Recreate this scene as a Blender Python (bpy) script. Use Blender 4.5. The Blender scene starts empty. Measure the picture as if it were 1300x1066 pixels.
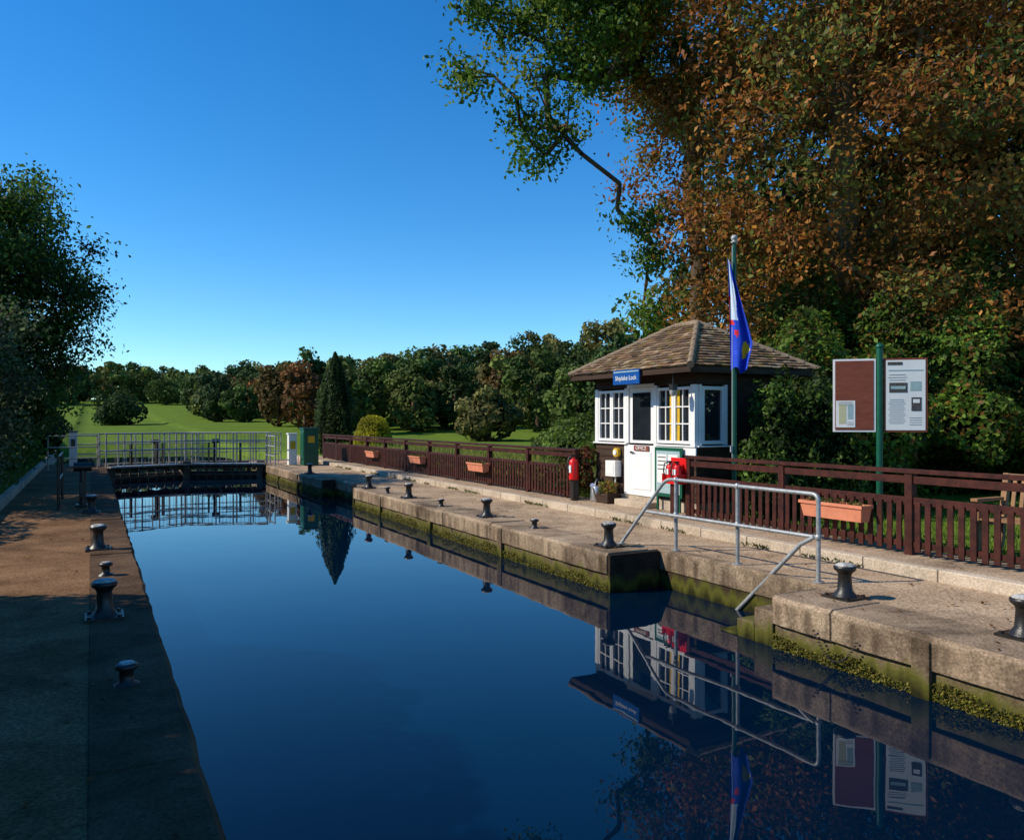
import bpy, math, random
import numpy as np
from mathutils import Vector, Matrix, noise
random.seed(7)
rng = np.random.default_rng(11)
scn = bpy.context.scene
col = scn.collection
rad = math.radians

# ------------------------------------------------------------------ materials
def new_mat(name):
    m = bpy.data.materials.new(name); m.use_nodes = True
    nt = m.node_tree; b = nt.nodes.get('Principled BSDF')
    return m, nt, b

def mat(name, c1, c2=None, scale=6.0, rough=0.7, bump=0.15, metal=0.0, bscale=None, spec=0.4, stretch=None, dist=0.01, lo=0.35, hi=0.65, c3=None):
    m, nt, b = new_mat(name)
    N, L = nt.nodes, nt.links
    if c2 is None: c2 = tuple(x*0.7 for x in c1)
    tc = N.new('ShaderNodeTexCoord')
    src = tc.outputs['Object']
    if stretch:
        mp = N.new('ShaderNodeMapping'); mp.inputs['Scale'].default_value = stretch
        L.new(src, mp.inputs['Vector']); src = mp.outputs['Vector']
    n = N.new('ShaderNodeTexNoise'); n.inputs['Scale'].default_value = scale; n.inputs['Detail'].default_value = 8
    n.inputs['Roughness'].default_value = 0.65
    L.new(src, n.inputs['Vector'])
    r = N.new('ShaderNodeValToRGB')
    r.color_ramp.elements[0].position = lo; r.color_ramp.elements[1].position = hi
    r.color_ramp.elements[0].color = (*c1, 1); r.color_ramp.elements[1].color = (*c2, 1)
    L.new(n.outputs['Fac'], r.inputs['Fac'])
    out = r.outputs['Color']
    if c3:
        n3 = N.new('ShaderNodeTexNoise'); n3.inputs['Scale'].default_value = scale*0.17; n3.inputs['Detail'].default_value = 6
        L.new(src, n3.inputs['Vector'])
        mr = N.new('ShaderNodeMapRange'); mr.inputs[1].default_value = .42; mr.inputs[2].default_value = .66
        L.new(n3.outputs['Fac'], mr.inputs[0])
        mx = N.new('ShaderNodeMixRGB'); mx.inputs['Color2'].default_value = (*c3, 1)
        L.new(mr.outputs[0], mx.inputs['Fac']); L.new(out, mx.inputs['Color1']); out = mx.outputs['Color']
    L.new(out, b.inputs['Base Color'])
    b.inputs['Roughness'].default_value = rough; b.inputs['Metallic'].default_value = metal
    b.inputs['Specular IOR Level'].default_value = spec
    if bump > 0:
        n2 = N.new('ShaderNodeTexNoise'); n2.inputs['Scale'].default_value = bscale or scale*5; n2.inputs['Detail'].default_value = 6
        L.new(src, n2.inputs['Vector'])
        bp = N.new('ShaderNodeBump'); bp.inputs['Strength'].default_value = bump; bp.inputs['Distance'].default_value = dist
        L.new(n2.outputs['Fac'], bp.inputs['Height']); L.new(bp.outputs['Normal'], b.inputs['Normal'])
    return m

def foliage_mat(name, trans=0.3, rough=0.55):
    m, nt, b = new_mat(name); N, L = nt.nodes, nt.links
    a = N.new('ShaderNodeAttribute'); a.attribute_name = 'Col'
    L.new(a.outputs['Color'], b.inputs['Base Color'])
    b.inputs['Roughness'].default_value = rough; b.inputs['Specular IOR Level'].default_value = 0.18
    t = N.new('ShaderNodeBsdfTranslucent')
    hs = N.new('ShaderNodeHueSaturation'); hs.inputs['Value'].default_value = 1.5
    L.new(a.outputs['Color'], hs.inputs['Color']); L.new(hs.outputs['Color'], t.inputs['Color'])
    mx = N.new('ShaderNodeMixShader'); mx.inputs['Fac'].default_value = trans
    L.new(b.outputs[0], mx.inputs[1]); L.new(t.outputs[0], mx.inputs[2])
    L.new(mx.outputs[0], N.get('Material Output').inputs['Surface'])
    return m

def concrete(name, c1, c2, c3, algae=False, speck=0.5, stain=.55):
    m, nt, b = new_mat(name); N, L = nt.nodes, nt.links
    tc = N.new('ShaderNodeTexCoord'); src = tc.outputs['Object']
    n = N.new('ShaderNodeTexNoise'); n.inputs['Scale'].default_value = 1.3; n.inputs['Detail'].default_value = 9; n.inputs['Roughness'].default_value = .7
    L.new(src, n.inputs['Vector'])
    r = N.new('ShaderNodeValToRGB'); e = r.color_ramp.elements
    e[0].position = .33; e[1].position = .68; e[0].color = (*c1, 1); e[1].color = (*c2, 1)
    x = e.new(.5); x.color = (*c3, 1)
    L.new(n.outputs['Fac'], r.inputs['Fac'])
    v = N.new('ShaderNodeTexNoise'); v.inputs['Scale'].default_value = 48; v.inputs['Detail'].default_value = 4
    L.new(src, v.inputs['Vector'])
    mr = N.new('ShaderNodeMapRange'); mr.inputs[1].default_value = .3; mr.inputs[2].default_value = .7
    mr.inputs[3].default_value = 1-speck; mr.inputs[4].default_value = 1+speck*.6
    L.new(v.outputs['Fac'], mr.inputs[0])
    mu = N.new('ShaderNodeVectorMath'); mu.operation = 'MULTIPLY'
    L.new(r.outputs['Color'], mu.inputs[0]); L.new(mr.outputs[0], mu.inputs[1])
    out = mu.outputs[0]
    st = N.new('ShaderNodeTexNoise'); st.inputs['Scale'].default_value = .55; st.inputs['Detail'].default_value = 10; st.inputs['Roughness'].default_value=.75; st.inputs['Distortion'].default_value=.6
    L.new(src, st.inputs['Vector'])
    sm = N.new('ShaderNodeMapRange'); sm.inputs[1].default_value=.50; sm.inputs[2].default_value=.64; sm.inputs[3].default_value=1; sm.inputs[4].default_value=stain
    L.new(st.outputs['Fac'], sm.inputs[0])
    mu2 = N.new('ShaderNodeVectorMath'); mu2.operation='MULTIPLY'; L.new(out,mu2.inputs[0]); L.new(sm.outputs[0],mu2.inputs[1]); out=mu2.outputs[0]
    if algae:
        g = N.new('ShaderNodeNewGeometry'); s = N.new('ShaderNodeSeparateXYZ'); L.new(g.outputs['Position'], s.inputs[0])
        mp = N.new('ShaderNodeMapping'); mp.inputs['Scale'].default_value = (1, 1, .12); L.new(src, mp.inputs[0])
        ns = N.new('ShaderNodeTexNoise'); ns.inputs['Scale'].default_value = 6; ns.inputs['Detail'].default_value = 5; L.new(mp.outputs[0], ns.inputs['Vector'])
        sk = N.new('ShaderNodeMapRange'); sk.inputs[1].default_value=.47; sk.inputs[2].default_value=.66; sk.inputs[3].default_value=0; sk.inputs[4].default_value=.7
        L.new(ns.outputs['Fac'],sk.inputs[0])
        zf = N.new('ShaderNodeMapRange'); zf.inputs[1].default_value=-.02; zf.inputs[2].default_value=-.08; zf.inputs[3].default_value=0; zf.inputs[4].default_value=1
        L.new(s.outputs['Z'],zf.inputs[0])
        mm = N.new('ShaderNodeMath'); mm.operation='MULTIPLY'; L.new(sk.outputs[0],mm.inputs[0]); L.new(zf.outputs[0],mm.inputs[1])
        mx0 = N.new('ShaderNodeMixRGB'); mx0.inputs['Color2'].default_value=(.05,.033,.02,1); L.new(mm.outputs[0],mx0.inputs['Fac']); L.new(out,mx0.inputs['Color1']); out=mx0.outputs[0]
        ad = N.new('ShaderNodeMath'); ad.operation = 'MULTIPLY_ADD'; ad.inputs[1].default_value = .45
        L.new(ns.outputs['Fac'], ad.inputs[0]); L.new(s.outputs['Z'], ad.inputs[2])
        m1 = N.new('ShaderNodeMapRange'); m1.inputs[1].default_value = -.03; m1.inputs[2].default_value = -.15; m1.inputs[3].default_value = 0; m1.inputs[4].default_value = .95
        L.new(ad.outputs[0], m1.inputs[0])
        mx = N.new('ShaderNodeMixRGB'); mx.inputs['Color2'].default_value = (.095, .095, .016, 1)
        L.new(m1.outputs[0], mx.inputs['Fac']); L.new(out, mx.inputs['Color1'])
        m2 = N.new('ShaderNodeMapRange'); m2.inputs[1].default_value = -.14; m2.inputs[2].default_value = -.27; m2.inputs[3].default_value = 0; m2.inputs[4].default_value = 1
        L.new(ad.outputs[0], m2.inputs[0])
        mx2 = N.new('ShaderNodeMixRGB'); mx2.inputs['Color2'].default_value = (.020, .020, .007, 1)
        L.new(m2.outputs[0], mx2.inputs['Fac']); L.new(mx.outputs[0], mx2.inputs['Color1'])
        out = mx2.outputs[0]
    L.new(out, b.inputs['Base Color']); b.inputs['Roughness'].default_value = .9; b.inputs['Specular IOR Level'].default_value = .08
    bp = N.new('ShaderNodeBump'); bp.inputs['Strength'].default_value = .7; bp.inputs['Distance'].default_value = .014
    n2 = N.new('ShaderNodeTexNoise'); n2.inputs['Scale'].default_value = 26; n2.inputs['Detail'].default_value = 9; L.new(src, n2.inputs['Vector'])
    L.new(n2.outputs['Fac'], bp.inputs['Height']); L.new(bp.outputs[0], b.inputs['Normal'])
    return m

M = {}
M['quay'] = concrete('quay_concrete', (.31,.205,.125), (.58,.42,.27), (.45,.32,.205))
M['quayL'] = concrete('left_quay_concrete', (.14,.070,.030), (.30,.17,.085), (.22,.12,.058))  # darker, warmer copy of the quay concrete; shade is put into its colour
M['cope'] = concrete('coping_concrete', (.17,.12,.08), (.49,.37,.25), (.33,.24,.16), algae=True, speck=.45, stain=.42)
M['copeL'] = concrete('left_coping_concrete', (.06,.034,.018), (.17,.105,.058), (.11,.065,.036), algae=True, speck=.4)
M['wall'] = concrete('lock_wall_concrete', (.12,.085,.055), (.34,.25,.17), (.22,.16,.105), algae=True, speck=.45, stain=.45)
M['walld'] = concrete('shade_dark_wall', (.03,.022,.016), (.075,.055,.038), (.05,.036,.026), algae=True, speck=.4)  # recess shadow painted in as darker concrete, under the usual algae
M['kerb'] = concrete('kerb_stone', (.42,.33,.23), (.64,.53,.40), (.53,.43,.32), speck=.3)
M['path'] = concrete('path_surface', (.34,.24,.155), (.54,.40,.27), (.44,.32,.215))
M['fence'] = mat('fence_stained_timber', (.028,.007,.005), (.075,.018,.011), 9, .6, .3, stretch=(1,1,1),spec=.25)
M['white'] = mat('white_paint', (.86,.85,.82), (.78,.77,.73), 4, .45, .06)
M['clad'] = mat('dark_timber_cladding', (.03,.018,.011), (.07,.040,.025), 5, .75, .4, stretch=(1,.15,3),spec=.2)
M['glass'] = mat('window_glass', (.012,.016,.02), (.02,.024,.03), 2, .04, 0, spec=.8)
M['yellow'] = mat('yellow_curtain', (.7,.45,.02), (.55,.33,.02), 10, .8, .2)
M['blue'] = mat('blue_sign_paint', (.005,.08,.32), (.006,.07,.28), 4, .35, 0)
M['green'] = mat('green_paint', (.006,.10,.055), (.005,.075,.04), 8, .4, .05)
M['galv'] = mat('galvanised_steel', (.28,.29,.29), (.44,.45,.44), 14, .45, .05, metal=.4)
M['rail'] = mat('pale_steel_rail', (.46,.46,.44), (.30,.30,.29), 10, .5, .05, metal=.1)
M['black'] = mat('black_iron', (.008,.008,.008), (.025,.022,.018), 20, .38, .25, spec=.5)
M['capw'] = mat('worn_cap_paint', (.6,.58,.53), (.12,.11,.10), 16, .55, .2)
M['red'] = mat('red_plastic', (.75,.012,.012), (.65,.01,.01), 6, .35, 0)
M['terra'] = mat('terracotta_plastic', (.72,.26,.14), (.58,.2,.11), 7, .6, .1)
M['soil'] = mat('soil', (.04,.025,.015), (.02,.012,.008), 20, .95, .5)
M['gatewood'] = mat('gate_timber', (.07,.055,.04), (.18,.145,.11), 4, .8, .5, stretch=(1,1,.2))
M['gatedark'] = mat('wet_gate_timber', (.018,.016,.012), (.045,.038,.028), 4, .7, .5, stretch=(1,1,.2))
M['board'] = mat('sign_brown_board', (.17,.04,.018), (.24,.065,.03), 5, .5, .1, stretch=(1,1,5))
M['paper'] = mat('poster_paper', (.82,.82,.78), (.76,.76,.72), 3, .5, 0)
M['ink'] = mat('printed_ink', (.05,.045,.04), (.1,.09,.08), 30, .6, 0)
M['cream'] = mat('cream_map', (.6,.52,.25), (.45,.5,.35), 25, .6, 0)
M['ltblue'] = mat('pale_blue_print', (.25,.4,.45), (.4,.5,.45), 25, .6, 0)
M['bench'] = mat('bench_oak', (.32,.17,.075), (.19,.10,.045), 7, .65, .3, stretch=(1,.2,1))
M['bark'] = mat('bark', (.07,.045,.03), (.15,.10,.06), 5, .9, .9, stretch=(1,1,.25), dist=.04, spec=.1)
M['barkg'] = mat('pale_bark', (.13,.08,.04), (.25,.165,.09), 5, .9, .8, stretch=(1,1,.25), dist=.04, spec=.1)
M['zinc'] = mat('zinc_watering_can', (.45,.47,.48), (.6,.6,.6), 12, .35, .05, metal=.8)
M['flagblue'] = mat('flag_blue', (.006,.05,.5), (.008,.06,.58), 4, .75, .1)
M['flagwhite'] = mat('flag_white', (.7,.75,.8), (.5,.65,.8), 4, .75, .1)
M['flagred'] = mat('flag_red', (.7,.02,.03), (.65,.02,.03), 4, .75, .1)
M['flagyel'] = mat('flag_yellow', (.75,.5,.02), (.7,.45,.02), 4, .75, .1)
M['leaf'] = foliage_mat('leaf_foliage', .38)
M['far'] = foliage_mat('distant_foliage', .15, .8)
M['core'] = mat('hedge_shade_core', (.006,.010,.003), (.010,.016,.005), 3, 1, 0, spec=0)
M['lead'] = mat('ridge_tile', (.18,.12,.075), (.3,.22,.14), 8, .85, .4)

def tile_mat():
    m, nt, b = new_mat('roof_tiles'); N, L = nt.nodes, nt.links
    a = N.new('ShaderNodeAttribute'); a.attribute_name = 'Col'
    tc = N.new('ShaderNodeTexCoord'); n = N.new('ShaderNodeTexNoise'); n.inputs['Scale'].default_value = 7; n.inputs['Detail'].default_value = 8
    L.new(tc.outputs['Object'], n.inputs['Vector'])
    mr = N.new('ShaderNodeMapRange'); mr.inputs[1].default_value = .54; mr.inputs[2].default_value = .66; L.new(n.outputs['Fac'], mr.inputs[0])
    mx = N.new('ShaderNodeMixRGB'); mx.inputs['Color2'].default_value = (.22,.17,.05,1)
    L.new(mr.outputs[0], mx.inputs['Fac']); L.new(a.outputs['Color'], mx.inputs['Color1']); L.new(mx.outputs[0], b.inputs['Base Color'])
    b.inputs['Roughness'].default_value = .9; b.inputs['Specular IOR Level'].default_value=.15
    bp = N.new('ShaderNodeBump'); bp.inputs['Strength'].default_value = .5; bp.inputs['Distance'].default_value = .01
    n2 = N.new('ShaderNodeTexNoise'); n2.inputs['Scale'].default_value = 40; L.new(tc.outputs['Object'], n2.inputs['Vector'])
    L.new(n2.outputs['Fac'], bp.inputs['Height']); L.new(bp.outputs[0], b.inputs['Normal'])
    return m
M['tile'] = tile_mat()

# ------------------------------------------------------------------ mesh builder
class MB:
    def __init__(s): s.v=[]; s.f=[]; s.m=[]; s.mats=[]; s.sm=[]
    def mi(s, k):
        mm = M[k]
        if mm not in s.mats: s.mats.append(mm)
        return s.mats.index(mm)
    def add(s, vs, fs, k, smooth=False):
        o = len(s.v); s.v += [tuple(p) for p in vs]; i = s.mi(k)
        for f in fs: s.f.append([a+o for a in f]); s.m.append(i); s.sm.append(smooth)
    def box(s, x0,x1,y0,y1,z0,z1,k):
        if x0>x1:x0,x1=x1,x0
        if y0>y1:y0,y1=y1,y0
        vs=[(x,y,z) for z in (z0,z1) for x,y in ((x0,y0),(x1,y0),(x1,y1),(x0,y1))]
        s.add(vs,[(3,2,1,0),(4,5,6,7),(0,1,5,4),(1,2,6,5),(2,3,7,6),(3,0,4,7)],k)
    def obox(s, c, sz, R, k):
        c=Vector(c); h=Vector(sz)/2
        vs=[c+R@Vector((x*h.x,y*h.y,z*h.z)) for z in (-1,1) for x,y in ((-1,-1),(1,-1),(1,1),(-1,1))]
        s.add(vs,[(3,2,1,0),(4,5,6,7),(0,1,5,4),(1,2,6,5),(2,3,7,6),(3,0,4,7)],k)
    def cyl(s, p0,p1,r0,k,r1=None,n=12,caps=True):
        r1 = r0 if r1 is None else r1
        p0=Vector(p0);p1=Vector(p1);d=(p1-p0)
        if d.length<1e-6: return
        d.normalize(); a=d.orthogonal().normalized(); b=d.cross(a)
        vs=[]
        for p,r in((p0,r0),(p1,r1)):
            for i in range(n):
                t=2*math.pi*i/n; vs.append(p+(a*math.cos(t)+b*math.sin(t))*r)
        fs=[(i,(i+1)%n,n+(i+1)%n,n+i) for i in range(n)]
        s.add(vs,fs,k,True)
        if caps:
            s.add(vs[:n],[tuple(range(n-1,-1,-1))],k); s.add(vs[n:],[tuple(range(n))],k)
    def pipe(s, pts, r, k, n=10):
        P=[Vector(p) for p in pts]; vs=[]; 
        ref=None
        for i,p in enumerate(P):
            d=(P[min(i+1,len(P)-1)]-P[max(i-1,0)]).normalized()
            if ref is None: a=d.orthogonal().normalized()
            else: a=(ref-d*ref.dot(d)).normalized()
            ref=a; b=d.cross(a)
            for j in range(n):
                t=2*math.pi*j/n; vs.append(p+(a*math.cos(t)+b*math.sin(t))*r)
        fs=[(i*n+j,i*n+(j+1)%n,(i+1)*n+(j+1)%n,(i+1)*n+j) for i in range(len(P)-1) for j in range(n)]
        s.add(vs,fs,k,True)
        s.add(vs[:n],[tuple(range(n-1,-1,-1))],k); s.add(vs[-n:],[tuple(range(n))],k)
    def lathe(s, c, prof, k, n=20):
        c=Vector(c); vs=[]
        for r,z in prof:
            for i in range(n):
                t=2*math.pi*i/n; vs.append((c.x+r*math.cos(t),c.y+r*math.sin(t),c.z+z))
        fs=[(j*n+i,j*n+(i+1)%n,(j+1)*n+(i+1)%n,(j+1)*n+i) for j in range(len(prof)-1) for i in range(n)]
        s.add(vs,fs,k,True)
        s.add(vs[-n:],[tuple(range(n))],k)
    def build(s, name, parent=None, bevel=0, seg=2):
        me=bpy.data.meshes.new(name); me.from_pydata(s.v,[],s.f)
        for m in s.mats: me.materials.append(m)
        me.polygons.foreach_set('material_index',s.m); me.polygons.foreach_set('use_smooth',s.sm); me.update()
        ob=bpy.data.objects.new(name,me); col.objects.link(ob)
        if parent: ob.parent=parent
        if bevel:
            b=ob.modifiers.new('bevel','BEVEL'); b.width=bevel; b.segments=seg; b.limit_method='ANGLE'; b.angle_limit=rad(50)
        return ob

def empty(name, loc=(0,0,0)):
    e=bpy.data.objects.new(name,None); e.empty_display_size=.3; col.objects.link(e); return e

def text(name, body, loc, size, R, k, parent):
    cu=bpy.data.curves.new(name,'FONT'); cu.body=body; cu.size=size; cu.align_x='CENTER'; cu.align_y='CENTER'; cu.extrude=.002
    cu.materials.append(M[k]); o=bpy.data.objects.new(name,cu); col.objects.link(o)
    o.matrix_world=Matrix.Translation(loc)@R.to_4x4(); 
    o.parent=parent; return o

# ------------------------------------------------------------------ foliage
def unit(a): return a/np.maximum(np.linalg.norm(a,axis=1,keepdims=True),1e-9)

def leaf_object(name, P, size, C, matk='leaf', Nn=None, spread=.8, aspect=.55, axis=None, parent=None):
    n=len(P)
    rnd=unit(rng.normal(size=(n,3)))
    nn = rnd if Nn is None else unit(Nn+rnd*spread)
    a = unit(np.cross(nn, unit(rng.normal(size=(n,3))))) if axis is None else unit(axis)
    b = unit(np.cross(nn,a))
    s=np.asarray(size).reshape(-1,1)
    V=np.empty((n,4,3))
    V[:,0]=P-a*s*.5; V[:,1]=P+b*s*.5*aspect+a*s*.05; V[:,2]=P+a*s*.5; V[:,3]=P-b*s*.5*aspect+a*s*.05
    V[:,1]+=nn*s*.08; V[:,3]+=nn*s*.08
    me=bpy.data.meshes.new(name)
    me.vertices.add(4*n); me.vertices.foreach_set('co',V.astype(np.float32).ravel())
    me.loops.add(4*n); me.loops.foreach_set('vertex_index',np.arange(4*n,dtype=np.int32))
    me.polygons.add(n); me.polygons.foreach_set('loop_start',np.arange(0,4*n,4,dtype=np.int32))
    try: me.polygons.foreach_set('loop_total',np.full(n,4,dtype=np.int32))
    except Exception: pass
    me.update(calc_edges=True)
    ca=me.color_attributes.new('Col','FLOAT_COLOR','POINT')
    cc=np.ones((n,4,4),dtype=np.float32); cc[:,:,:3]=C[:,None,:]
    ca.data.foreach_set('color',cc.ravel())
    me.materials.append(M[matk])
    ob=bpy.data.objects.new(name,me); col.objects.link(ob)
    if parent: ob.parent=parent
    return ob

def palette_colors(n, pal, clump=None, jitter=.35):
    pal=np.array([p[:3] for p in pal]); w=None
    i=rng.integers(0,len(pal),n) if clump is None else np.where(rng.random(n)<.65, clump%len(pal), rng.integers(0,len(pal),n))
    return np.clip(pal[i]*(1+jitter*(rng.random((n,1))*2-1)),0,1)

def tree(name, base, blobs, nattr, per, lsize, pal, trunk_r, trunk_top, sig=.45, bark='bark', lean=(0,0), minr=.012, droop=0, inner=.35, keep=None):
    e=empty(name)
    vol=np.array([b[3]*b[4]*b[5] for b in blobs])**.8; cnt=np.maximum(1,(vol/vol.sum()*nattr).astype(int))
    A=[]
    for b,c in zip(blobs,cnt):
        d=unit(rng.normal(size=(c,3))); r=(inner+(1-inner)*rng.random((c,1))**.6)
        A.append(np.array(b[:3])+d*r*np.array(b[3:6]))
    A=np.vstack(A)
    base=np.array(base,float); nodes=[]; par=[]
    K=10
    for i in range(K):
        t=i/(K-1); p=base+np.array([lean[0]*t,lean[1]*t,trunk_top*t]); p[:2]+=rng.normal(size=2)*.06*(i>0)
        nodes.append(p); par.append(i-1)
    cap=K+nattr*8+50
    NP=np.zeros((cap,3)); NP[:K]=nodes; n=K
    order=np.argsort(np.linalg.norm(A-NP[K-1],axis=1)); tips=[]
    for ai in order:
        a=A[ai]; dv=NP[:n]-a; dist=np.linalg.norm(dv,axis=1)
        cost=dist+.6*np.maximum(0,dv[:,2]+.15*dist)
        cost[:3]+=5
        j=int(np.argmin(cost)); L=dist[j]; st=max(1,min(7,int(L/.8)))
        p0=NP[j].copy(); prev=j
        for q in range(1,st+1):
            t=q/st; p=p0+(a-p0)*t
            p[2]+=math.sin(t*math.pi)*L*.10
            if q<st: p+=rng.normal(size=3)*.05*L
            if n<cap: NP[n]=p; par.append(prev); prev=n; n+=1
        tips.append(prev)
    count=np.zeros(n)
    for t in tips: count[t]+=1
    for i in range(n-1,0,-1): count[par[i]]+=count[i]
    R=np.maximum(minr,trunk_r*(count/max(1,count[0]))**.5)
    mb=MB()
    for i in range(1,n):
        j=par[i]; r0=R[j] if (j<K and i<K) else min(R[j],R[i]*1.25)
        if i==1: r0=R[0]*1.35
        mb.cyl(NP[j],NP[i],r0,bark,r1=R[i],n=10 if R[i]>.1 else 5,caps=False)
    mb.build('trunk_and_limbs',e)
    T=len(A); cen=np.repeat(A,per,axis=0); cl=np.repeat(rng.integers(0,1000,T),per)
    bright=np.repeat(.7+.6*rng.random(T),per)[:,None]
    off=rng.normal(size=(T*per,3))*sig; off[:,2]*=.65
    off[:,2]-=droop*np.abs(rng.random(T*per))
    P=cen+off
    C=palette_colors(T*per,pal,cl)*bright
    out=unit(off+np.array([0,0,.25]))
    leaf_object('foliage',P,lsize*(.6+.8*rng.random(T*per)),C,Nn=out,spread=1.1,parent=e)
    return e

def mound(P_list, N_list, c, r, n, lump=.25):
    d=unit(rng.normal(size=(n,3))); 
    ph=np.sin(d[:,0]*5+c[0])*np.cos(d[:,1]*6+c[1])+np.sin(d[:,2]*7+c[0]*2)+.6*np.sin(d[:,0]*13+c[1])*np.sin(d[:,2]*15+c[0])
    rr=(1+lump*.5*ph)[:,None]*(1-.25*rng.random((n,1))**2)
    P_list.append(np.array(c)+d*rr*np.array(r)); N_list.append(unit(d/np.array(r)))

def shrub(name, blobs, dens, lsize, pal, core=True, matk='leaf', lump=.25):
    e=empty(name); PL=[];NL=[];CL=[]
    for b in blobs:
        c=b[:3]; r=b[3:6]; area=(r[0]*r[1]+r[1]*r[2]+r[0]*r[2])*4.2; n=int(area*dens)
        mound(PL,NL,c,r,n,lump); CL.append(np.full(n,.75+.5*rng.random()))
    P=np.vstack(PL);Nn=np.vstack(NL); k=P[:,2]>-.1; P=P[k];Nn=Nn[k]; br=np.concatenate(CL)[k][:,None]
    pt=(.8+.45*np.sin(P[:,0]*2.1+P[:,2]*1.7)*np.sin(P[:,1]*1.9+P[:,2]*2.3))[:,None]
    leaf_object('foliage',P,lsize*(.6+.8*rng.random(len(P))),palette_colors(len(P),pal)*br*pt,matk,Nn=Nn,spread=.9,parent=e)
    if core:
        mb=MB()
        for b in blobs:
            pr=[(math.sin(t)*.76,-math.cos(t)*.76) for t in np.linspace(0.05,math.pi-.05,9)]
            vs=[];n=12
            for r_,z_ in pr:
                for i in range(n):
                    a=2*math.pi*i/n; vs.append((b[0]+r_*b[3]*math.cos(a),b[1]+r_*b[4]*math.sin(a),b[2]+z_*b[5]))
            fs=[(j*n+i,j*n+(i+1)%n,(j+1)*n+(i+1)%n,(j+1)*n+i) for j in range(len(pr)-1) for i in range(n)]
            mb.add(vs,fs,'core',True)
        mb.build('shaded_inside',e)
    return e

# ------------------------------------------------------------------ ground + water
def smooth(a,b,x):
    t=np.clip((x-a)/(b-a),0,1); return t*t*(3-2*t)
def gz(x,y):
    x=np.asarray(x,float); y=np.asarray(y,float)
    r=np.hypot(x,y); az=np.degrees(np.arctan2(x,y))
    k=.035+.045*smooth(8,38,az)
    hill=k*np.clip(r-62,0,220)*np.where(y>0,1,.3)
    hill+=smooth(70,120,r)*.8*(np.sin(x*.03)+np.cos(y*.025+x*.01))
    z=np.where(x<-1.6,.12,np.where(x<8.6,-.06,.09))+hill
    chan=(x>.1)&(x<7.05)&(y<36)&(y>-15)
    z=np.where(chan,-2.5,z)
    up=(x>-1.9)&(x<8.1)&(y>=36)&(y<62)
    z=np.where(up,-2.,z)
    return z
xs=np.unique(np.concatenate([[-3000,-1800,-1000,-600,-400],np.arange(-300,-40,12),np.arange(-40,60,2.),[-1.7,-1.5,-.2,.2,6.95,7.4,8.4,8.8],np.arange(60,420,12),[600,1000,1800,3000]]))
ys=np.unique(np.concatenate([[-3000,-1500,-600,-200,-80,-40,-20,-15.5,-14.5],np.arange(-14,80,2.),[35.5],np.arange(80,420,10),[600,1000,1800,3000]]))
X,Y=np.meshgrid(xs,ys); Z=gz(X,Y)
nx,ny=len(xs),len(ys)
vs=np.stack([X,Y,Z],-1).reshape(-1,3)
fs=[(j*nx+i,j*nx+i+1,(j+1)*nx+i+1,(j+1)*nx+i) for j in range(ny-1) for i in range(nx-1)]
me=bpy.data.meshes.new('ground'); me.from_pydata(vs.tolist(),[],fs); me.update()
gm=mat('grass_ground',(.065,.12,.016),(.15,.21,.035),1.7,1,.8,bscale=30,dist=.03,c3=(.13,.19,.025),spec=.02)
me.materials.append(gm); me.polygons.foreach_set('use_smooth',[True]*len(me.polygons))
g=bpy.data.objects.new('ground',me); col.objects.link(g)

wm,nt,b=new_mat('water'); N,L=nt.nodes,nt.links
b.inputs['Base Color'].default_value=(.0,.008,.024,1); b.inputs['Roughness'].default_value=.01; b.inputs['IOR'].default_value=1.38
b.inputs['Specular IOR Level'].default_value=.5
tc=N.new('ShaderNodeTexCoord'); n1=N.new('ShaderNodeTexNoise'); n1.inputs['Scale'].default_value=1.1; n1.inputs['Detail'].default_value=3
L.new(tc.outputs['Object'],n1.inputs['Vector'])
bp=N.new('ShaderNodeBump'); bp.inputs['Strength'].default_value=.08; bp.inputs['Distance'].default_value=.02
L.new(n1.outputs['Fac'],bp.inputs['Height']); L.new(bp.outputs[0],b.inputs['Normal'])
M['water']=wm
WZ=-.5
mb=MB(); mb.add([(-2.5,-16,WZ),(9,-16,WZ),(9,66,WZ),(-2.5,66,WZ)],[(0,1,2,3)],'water'); mb.build('lock_water')

# ------------------------------------------------------------------ quays
def cope_blocks(mb, x0,x1,y0,y1,step=1.85,edge=1,k='cope'):
    y=y0
    while y<y1-.05:
        ye=min(y+step*random.uniform(.85,1.15),y1)
        if y1-ye<.4: ye=y1
        dz=random.uniform(-.006,.006); dx=random.uniform(-.008,.008)
        m=8
        ring=[]
        for i in range(m+1):
            yy=y+.004+(ye-y-.008)*i/m; w=random.uniform(-.009,.009)+dx
            if i in(0,m): w+=.010*edge
            top=dz+random.uniform(-.004,.002)
            if edge==1: ring.append([(x0+w,yy,-.27),(x0+w-.002,yy,-.035+random.uniform(-.014,.01)),(x0+.03+w,yy,top),(x1,yy,dz),(x1,yy,-.27)])
            else: ring.append([(x1+w,yy,-.27),(x1+w+.002,yy,-.035+random.uniform(-.014,.01)),(x1-.03+w,yy,top),(x0,yy,dz),(x0,yy,-.27)])
        vs=[p for r_ in ring for p in r_]; fs=[]
        for i in range(m):
            for j in range(5):
                q=(i*5+j,i*5+(j+1)%5,(i+1)*5+(j+1)%5,(i+1)*5+j); fs.append(q if edge==-1 else q[::-1])
        fs+= [(4,3,2,1,0),tuple(m*5+t for t in range(5))]
        mb.add(vs,fs,k); y=ye
RY0,RY1=5.55,8.3
mb=MB()
X0=5.8
mb.box(6.465,7.866,-14,RY0,-2.6,-.008,'quay'); mb.box(6.77,7.866,RY0,RY1,-2.6,-.008,'quay')
mb.box(6.465,7.866,RY1,35,-2.6,-.008,'quay')
mb.build('right_quay')
mb=MB()
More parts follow.
